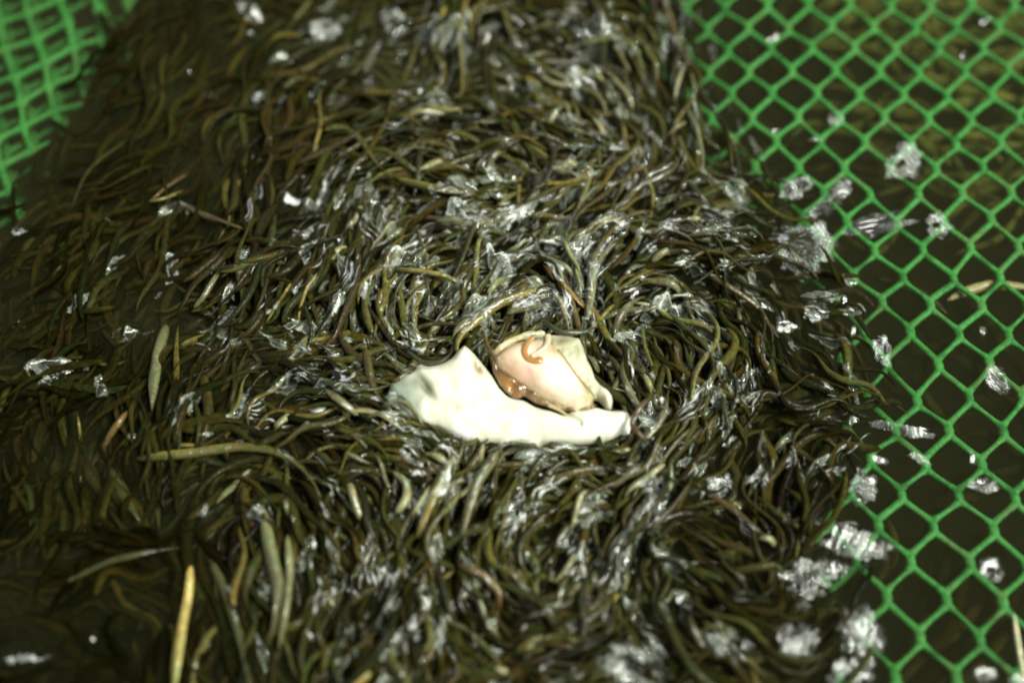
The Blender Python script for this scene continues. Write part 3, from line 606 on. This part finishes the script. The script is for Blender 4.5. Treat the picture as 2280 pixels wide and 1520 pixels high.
def patch_geo(px, py, rx, ry, rot, seed, leaf=0, flowdir=None, drape=.0, chop=.11, lam=14, stripe=None, hole=0, tilt=1.0, step=2.2, ragged=.35, tear=.5, thick=.28, edge=3.2):
    """a glint shaped as a scrap of lively water: a ragged outline, leaning towards the lamp, broken by fine ripples"""
    r_ = np.random.default_rng(seed); c, s_ = math.cos(R(rot)), math.sin(R(rot))
    m = max(rx, ry) * 1.5; g = np.arange(-m, m + step, step); U, V_ = np.meshgrid(g, g)
    u = (U * c - V_ * s_) / rx; v = (U * s_ + V_ * c) / ry; th = np.arctan2(v, u)
    rad = 1 + ragged * (.5 * np.sin(2 * th + r_.uniform(0, 6)) + .35 * np.sin(3 * th + r_.uniform(0, 6)) + .4 * np.sin(5 * th + r_.uniform(0, 6)) + .3 * np.sin(9 * th + r_.uniform(0, 6)))
    if leaf: v = v + .5 * leaf * np.sin(u * 2.2 + seed) ; v = v / np.clip(1.02 - np.abs(u) ** 1.6, .05, 1)
    q = np.sqrt(u * u + v * v) / rad; x = px + U; y = py + V_
    wt = Waves(22, seed + 5); tr = wt(x, y) * 2 * math.pi / 22
    keep = q + .22 * tear * tr < 1
    if hole: keep &= (np.hypot(u + .1, v - .05) > hole * (1 + .3 * np.sin(th * 3)))
    w = np.clip((1 - q) * 2.2 + .3, 0, 1); w = w * w * (3 - 2 * w)
    sx, sy = half_slope(px, py); X, Y = at(x, y, 0); X0, Y0 = at(px, py, 0)
    wv = Waves(lam * PX, seed + 1, 10); wb = Waves(55 * PX, seed + 7, 6)
    if flowdir is not None: wv = Waves(lam * PX, seed + 1, 8, ang=R(flowdir + 90), spread=.45)
    h = w * tilt * (sx * (X - X0) + sy * (Y - Y0)) * .9 + chop * wv(X, Y) * 1.0 + .10 * wb(X, Y)
    if stripe is not None:
        ws = Waves(stripe[1] * PX, seed + 2, 4, ang=R(stripe[0] + 90), spread=.12); h = h * .8 + .20 * ws(X, Y)
    base = film_at(x, y) if drape else np.full_like(x, .0)
    base = np.maximum(base, 0) if not drape else base * drape + (1 - drape) * smooth(base, 8)
    z = base + h; X, Y = at(x, y, float(base.mean()))
    n = len(g); I = np.arange(n * n).reshape(n, n); ok = keep[:-1, :-1] & keep[1:, :-1] & keep[:-1, 1:] & keep[1:, 1:]
    Q = np.stack([I[:-1, :-1][ok], I[1:, :-1][ok], I[1:, 1:][ok], I[:-1, 1:][ok]], 1)
    if len(Q) < 3: return None
    used = np.unique(Q); re = np.full(n * n, -1); re[used] = np.arange(len(used))
    vv = np.stack([X.ravel(), Y.ravel(), z.ravel()], 1)[used]; qq = q.ravel()[used]; xu, yu = x.ravel()[used], y.ravel()[used]; la = -R((stripe[0] if stripe is not None else rot) + 90)
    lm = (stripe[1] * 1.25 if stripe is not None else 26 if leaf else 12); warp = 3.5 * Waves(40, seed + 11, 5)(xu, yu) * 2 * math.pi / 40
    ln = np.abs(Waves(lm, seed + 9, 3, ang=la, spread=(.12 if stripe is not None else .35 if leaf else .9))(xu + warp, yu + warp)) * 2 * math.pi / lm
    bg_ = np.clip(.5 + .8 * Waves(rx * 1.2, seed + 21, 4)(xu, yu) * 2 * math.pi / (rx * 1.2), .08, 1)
    a = np.clip(thick * bg_ + (.6 * np.exp(-((qq - .7) / .12) ** 2) if leaf else 0) + (.4 + .7 * bg_) * np.exp(-(ln / .22) ** 2), 0, 1)  # glint lines and bright rims painted into the tint
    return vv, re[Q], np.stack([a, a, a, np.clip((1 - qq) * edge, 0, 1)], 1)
def P_(x, y, rx, ry, label, rot=0, glare=False, **kw): PATCH.append((x, y, rx, ry, rot, label, glare, kw))
PATCH = []  # lamp glints on the ripples, painted as pale scraps of water
P_(552,20,26,18,'round spot of glare near the top edge, leftmost of its row', hole=.25, glare=True)
P_(722,68,36,26,'clustered glints near the top edge, second from the left', 15, glare=True, lam=9)
P_(877,47,34,28,'curled glint near the top edge, third from the left', -35, hole=.3, glare=True)
P_(600,217,40,18,'oval striped ripple on the dark upper left mass', 4, stripe=(0, 9), glare=True, ragged=.1, tear=.2)
P_(655,452,30,16,'pair of sparkling glints among the upper left eels', -10, lam=8, tear=1.2)
P_(985,75,60,26,'feathery glint at the top middle', 10, drape=.8, glare=True, tear=1)
P_(1168,45,30,12,'slanting white streak near the top middle', 45)
P_(1478,125,14,36,'upright bright glint in the upper right tangle', -10, drape=.5)
P_(1548,310,12,75,'long pale glint running down the upright grey eel', 8, drape=.9)
P_(1330,90,66,34,'grey glint on the tangle at the upper right', -12, drape=.9, glare=True, tear=1)
P_(1310,190,50,44,'frosty glint over the upper right tangle', 30, drape=.9, glare=True, tear=1.2)
P_(1720,86,18,8,'small white glint in an upper cell of the net', 15)
P_(2143,126,7,10,'tiny bright glint in the yellowish part of the net')
P_(2192,48,12,5,'small flat glint near the top of the net', 20)
P_(1862,264,22,14,'knotted white glint on the net above the large glint', -20, glare=True)
P_(1822,311,24,6,'thin level glint on the net', 5)
P_(1725,293,14,5,'small pale sliver at the edge of the net')
P_(2012,361,50,38,'large white glint with a dark centre on the net', 10, glare=True, hole=.17, ragged=.25, tear=.25, chop=.06)
P_(1773,418,40,24,'crumpled pale glint at the edge of the net', 15, glare=True)
P_(1855,445,26,56,'ribbed grey ripple slanting beside the crumpled froth', 35, glare=True, stripe=(10, 9), tear=.3, rot=-38) if False else PATCH.append((1852,443,60,26,42,'ribbed grey ripple slanting beside the crumpled froth',True,dict(stripe=(12,9),tear=.35)))
P_(1955,500,84,24,'long wavy grey ripple lying on the net', 14, glare=True, stripe=(20, 8), tear=.2, ragged=.3, chop=.05)
P_(2090,502,34,28,'ringed glint at the right end of the wavy ripple', -30, glare=True, hole=.2)
P_(1575,485,36,30,'ball-shaped glint on the fringe left of the net', 0, glare=True, lam=9)
P_(1795,555,70,60,'biggest ball-shaped glint, between swarm and net', -30, glare=True, lam=10, chop=.12, tear=.4, ragged=.25)
P_(1818,692,34,22,'striped glint below the biggest ball-shaped glint', -25, glare=True, stripe=(-20, 10))
P_(1752,727,26,16,'rounded glint left of the striped one', 10)
P_(1883,672,8,16,'thin slanting glint beside the striped one', 30)
P_(1900,738,7,20,'short upright glint at the fringe')
P_(1965,780,24,36,'twisted glint at the tip of the fringe', 30, glare=True)
P_(2190,736,14,9,'small glint in a cell at the right', -25)
P_(2222,845,38,26,'oval bubble glint at the right edge', -50, glare=True, lam=9, ragged=.12, tear=.4)
P_(1900,936,16,12,'little white glint left of the beaded ripple')
P_(2010,956,76,15,'long beaded ripple over the net', -9, glare=True, stripe=(80, 14), tear=.2, ragged=.25)
P_(1958,1023,22,10,'small pale bead below the beaded ripple', -12, glare=True)
P_(2048,1020,32,11,'slanting pale sliver below the beaded ripple', -20, glare=True)
P_(2165,1018,7,24,'slim white glint at the right part of the net', 20)
P_(2190,1080,42,17,'blocky grey ripple on a strand at the right', -10, glare=True, ragged=.15, tear=.2)
P_(1922,1085,36,42,'pointed shell-shaped glint at the lower fringe', 20, glare=True, tear=.5)
P_(1900,1205,92,44,'streaky white glint at the lower right', -20, glare=True, stripe=(60, 14), tear=.9)
P_(1805,1285,74,48,'comb-shaped grey ripple under the streaky glint', -15, glare=True, stripe=(85, 9), tear=1.0, ragged=.5)
P_(1775,1422,58,40,'fringed froth near the bottom edge', 0, glare=True, stripe=(80, 13), tear=.8)
P_(1920,1410,50,74,'tall dazzling white glint near the bottom right', 10, glare=True, stripe=(75, 12), tear=.4, chop=.06)
P_(1890,1500,50,44,'honeycomb froth cut by the bottom edge', 0, glare=True, lam=9, tear=.9)
P_(2208,1268,32,26,'round bubble glint in a lower cell of the net', -35, glare=True, hole=.2, ragged=.1)
P_(2195,1500,28,20,'glint at the bottom edge of the net', -30, glare=True, hole=.2)
P_(2268,1512,22,14,'glint in the bottom right corner', 0, glare=True, hole=.2)
P_(1430,1480,110,58,'wide frosted glint cut by the bottom edge', -20, drape=.5, glare=True, lam=12, tear=.8)
P_(1668,1428,18,28,'small white fin-shaped glint', -15, tear=.2)
P_(1620,1445,62,36,'thin grey sheen of water near the bottom', -25, drape=.6, glare=True, stripe=(70, 9), tear=.7)
P_(1515,1335,12,32,'two-lobed glint above the bottom edge', 25, tear=.8)
P_(1600,1085,40,26,'crescent glint right of the swirl', 40, glare=True, tear=.8)
P_(1672,1130,36,15,'looped glint on the fringe', -25, hole=.4)
P_(1435,1150,110,38,'long glinting streak slanting below the flesh', 62, drape=.6, glare=True, tear=1)
P_(1480,1240,44,22,'lace of froth at the foot of the long streak', -20, drape=.5, glare=True, tear=1)
P_(135,835,62,34,'dull grey sheen of water at the left edge', 25, drape=.7, glare=True, tear=.7)
P_(45,730,16,16,'paired glints at the left edge', 0, hole=.5)
P_(45,517,20,11,'faint glint at the upper left edge', 0, glare=True)
P_(55,1465,52,11,'flat froth in the bottom left corner', 4, glare=True, tear=1)
P_(207,1425,7,18,'small hooked glint in the dark corner', -10)
P_(190,1170,6,14,'speck of light in the dark lower left', -10)
P_(1325,520,74,24,'long folded sheet of water right of the middle', 42, drape=.5, glare=True, stripe=(42, 14), tear=.5)
P_(1290,555,40,16,'narrow folded glint under the long sheet', 42, drape=.5)
P_(1015,465,40,12,'grey crest above the middle', 30, drape=.5, glare=True)
P_(890,580,52,16,'pale green fold of water left of the middle', 35, drape=.5, glare=True)
P_(1120,600,34,44,'crumpled water above the white flesh', 30, drape=.7, glare=True)
P_(1000,660,74,30,'pleated sheet of water above the flesh', 40, drape=.6, glare=True, stripe=(40, 14))
P_(1060,690,80,20,'bright double streak running to the tip of the flesh', 50, drape=.5, stripe=(50, 14))
P_(1500,690,50,46,'ringed swirl of water right of the sac', 30, drape=.6, glare=True, lam=16)
P_(1410,740,66,26,'curved glint strands by the right of the sac', 35, drape=.5, stripe=(35, 13))
P_(735,700,62,16,'ragged silver streak left of the middle', 48, drape=.6, tear=.7)
P_(790,740,32,14,'leaf-shaped glint beside the silver streak', 60, drape=.4)
P_(868,760,16,52,'upright glints left above the flesh', 12, drape=.6)
P_(815,420,34,16,'white wedge-shaped glint in the upper middle', 50, drape=.4)
P_(1110,372,40,22,'knotted glint in the upper middle', -5, drape=.6, glare=True)
P_(1170,480,60,14,'slanting silver crest near the middle', 40, drape=.5, stripe=(40, 12))
P_(385,600,36,16,'folded grey glint on the left mass', 35, drape=.5, glare=True)
P_(290,750,30,16,'sparkling scrap of water on the left mass', 25, drape=.5, glare=True)
P_(430,900,44,10,'thin pale streak on the left mass', 50, drape=.6)
P_(590,1150,36,26,'star-shaped froth on the lower left bundle', 0, drape=.7, glare=True, tear=1.3)
P_(975,1250,20,48,'glassy upright glint below the flesh', -6, drape=.5, glare=True)
P_(1165,1130,60,16,'curved white crest in the swirl below the flesh', 25, drape=.5)
P_(1295,1250,24,42,'leaf-shaped film of water below the flesh', -35, drape=.5, glare=True)
P_(1445,960,30,60,'misty water at the right end of the flesh', 0, drape=.7, glare=True, tear=.9)
P_(920,1400,18,50,'narrow glassy streak near the bottom', -25, drape=.6, glare=True)
P_(1270,1000,60,20,'greenish white froth under the flesh', 0, drape=.8, glare=True, tear=1.2)
P_(1600,900,40,44,'frosty patch right of the flesh', 20, drape=.7, glare=True, tear=1.2)
for x, y, rx, ry, lb, ro in P_LATE: P_(x, y, rx, ry, lb, ro, drape=.3, glare=True, tear=.8)
for n, (x, y, rx, ry, rot, label, glare, kw) in enumerate(PATCH):
    g = patch_geo(x, y, rx, ry, rot, 100 + 13 * n, **{**(dict(leaf=1, flowdir=rot, lam=24) if 'drape' in kw and 'tear' not in kw else {}), **(dict(thick=.22, chop=.05, tilt=.45, edge=4.5, tear=.22, ragged=.22) if glare and 'drape' not in kw else {}), **kw})
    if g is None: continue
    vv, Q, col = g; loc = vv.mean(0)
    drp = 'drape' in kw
    o = mesh_obj('glare_patch' if glare else 'glint_patch', vv, Q, (M_VEIL if drp else M_GLARE) if glare else M_FILM, tint=col, loc=loc)
    tag(o, label, 'glare' if glare else 'splash', 'froth on the water' if glare else 'painted glints on the water')
vb, qb, tb, cb, off = [], [], [], [], 0
LM = landmarks()
for n, e in enumerate(eels):
    V, Q, T3, Cc, P, rr = geo[n]
    if n in single:
        loc = P[NSEG // 2]
        fc_ = [tuple(q) for q in Q.tolist()] + [tuple(t) for t in T3.tolist()]
        o = mesh_obj('eel', V, fc_, M_EEL, tint=Cc, loc=loc)
        tag(o, e.get('label') or describe(e, P, LM), 'eel', 'eels swarming over the net')
    else:
        vb.append(V); cb.append(Cc); qb.append(Q + off); tb.append(T3 + off); off += len(V)
V = np.concatenate(vb); fc_ = np.concatenate(qb).tolist() + np.concatenate(tb).tolist()
tag(mesh_obj('eel_swarm', V, fc_, M_EEL, tint=np.concatenate(cb)), 'countless small dark eels filling the swarm beneath the others', 'eels', kind='stuff')

# countless small leaves of water film, glints painted in as pale colour
Vs, Qs, Cs, off, k = [], [], [], 0, 0
DENS = [(0, .10), (300, .18), (600, .55), (900, 1), (1500, 1), (1750, .6), (2000, .15)]
while k < 900:
    x, y = rnd.uniform(0, 1990), rnd.uniform(0, 1520)
    if x > lerp(EDGE_R, y) or x < lerp(EDGE_L, y) or inside((x, y), FLESH): continue
    if rnd.random() > max(0, field(x, y, LIVE) - .36) ** 1.5 * 1.2: continue
    a = math.degrees(flow(x, y)) + rnd.gauss(0, 15); big = rnd.random() < .35; sc_ = .7 if y < 380 else 1
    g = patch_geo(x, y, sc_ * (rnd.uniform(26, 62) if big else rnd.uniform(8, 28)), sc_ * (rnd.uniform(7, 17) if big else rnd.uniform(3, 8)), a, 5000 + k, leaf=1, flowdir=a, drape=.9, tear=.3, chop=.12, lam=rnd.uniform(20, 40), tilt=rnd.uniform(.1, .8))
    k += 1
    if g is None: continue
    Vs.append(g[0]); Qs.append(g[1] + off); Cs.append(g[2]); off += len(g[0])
tag(mesh_obj('glint_film', np.concatenate(Vs), np.concatenate(Qs), M_FILM, tint=np.concatenate(Cs)), 'thin film of water with glints painted in over the backs of the eels', 'water', kind='stuff')

# long curving silvery glints painted as pale ribbons, following the eels in loose sheaves
Vs, Qs, Cs, off, k = [], [], [], 0, 0
def ribbon(pts, wpx, seed, br):
    r_ = np.random.default_rng(seed); P = resample(np.array(pts, float), max(6, int(len(pts) * 2.2))); n = len(P)
    T = np.gradient(P, axis=0); T /= np.linalg.norm(T, axis=1)[:, None] + 1e-9; N = np.stack([-T[:, 1], T[:, 0]], 1)
    t = np.linspace(0, 1, n); w = wpx * (np.sin(math.pi * t) ** .6) * (1 + .4 * np.sin(t * r_.uniform(8, 25) + r_.uniform(0, 6))); V, A = [], []
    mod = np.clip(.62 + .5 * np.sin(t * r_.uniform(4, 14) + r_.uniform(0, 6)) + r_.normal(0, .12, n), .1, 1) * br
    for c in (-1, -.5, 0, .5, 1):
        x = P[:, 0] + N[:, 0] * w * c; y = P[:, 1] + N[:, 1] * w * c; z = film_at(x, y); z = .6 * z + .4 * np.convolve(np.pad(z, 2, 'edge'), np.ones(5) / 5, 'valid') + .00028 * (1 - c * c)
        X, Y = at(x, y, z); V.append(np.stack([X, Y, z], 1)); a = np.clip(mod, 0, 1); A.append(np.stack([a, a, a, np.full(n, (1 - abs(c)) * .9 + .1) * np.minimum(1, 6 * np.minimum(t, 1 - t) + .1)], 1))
    V = np.stack(V, 1).reshape(-1, 3); A = np.stack(A, 1).reshape(-1, 4); i, j = np.meshgrid(np.arange(n - 1), np.arange(4), indexing='ij'); i = i.ravel(); j = j.ravel()
    return V, np.stack([i * 5 + j, i * 5 + j + 1, (i + 1) * 5 + j + 1, (i + 1) * 5 + j], 1)[:, ::-1], A
while k < 480:
    x, y = rnd.uniform(150, 1900), rnd.uniform(20, 1520)
    if x > lerp(EDGE_R, y) - 20 or x < lerp(EDGE_L, y) or inside((x, y), FLESH): continue
    lv = field(x, y, LIVE)
    if rnd.random() > max(0, lv - .42) ** 1.5 * 1.3: continue
    k += 1; sc_ = .6 if y < 400 else 1; jit = rnd.gauss(0, .3); Lr = rnd.uniform(28, 110) * sc_; wob = rnd.uniform(.2, .8); wl_ = rnd.uniform(50, 120); ph = rnd.uniform(0, 6)
    for q in range(rnd.choice((1, 2, 2, 3, 4))):
        a = flow(x, y) + jit; o_ = q * rnd.uniform(6, 13) * sc_; cx, cy = x + o_ * math.sin(a) + rnd.uniform(-6, 6), y + o_ * math.cos(a) + rnd.uniform(-6, 6); pts = [(cx, cy)]
        for i in range(int(Lr * rnd.uniform(.6, 1.1) / 6)):
            aa = flow(cx, cy); aa += math.pi * round((a - jit - aa) / math.pi); aa += jit + wob * math.sin(2 * math.pi * i * 6 / wl_ + ph); cx += 6 * math.cos(aa); cy -= 6 * math.sin(aa); pts.append((cx, cy))
        if len(pts) < 4: continue
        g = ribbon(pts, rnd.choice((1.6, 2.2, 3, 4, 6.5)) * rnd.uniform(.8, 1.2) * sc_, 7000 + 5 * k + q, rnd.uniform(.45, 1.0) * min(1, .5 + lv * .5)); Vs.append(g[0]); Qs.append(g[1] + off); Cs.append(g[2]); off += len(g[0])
tag(mesh_obj('glint_streak', np.concatenate(Vs), np.concatenate(Qs), M_STREAK, tint=np.concatenate(Cs)), 'fine painted silvery glints curving along the wet eels', 'water', kind='stuff')
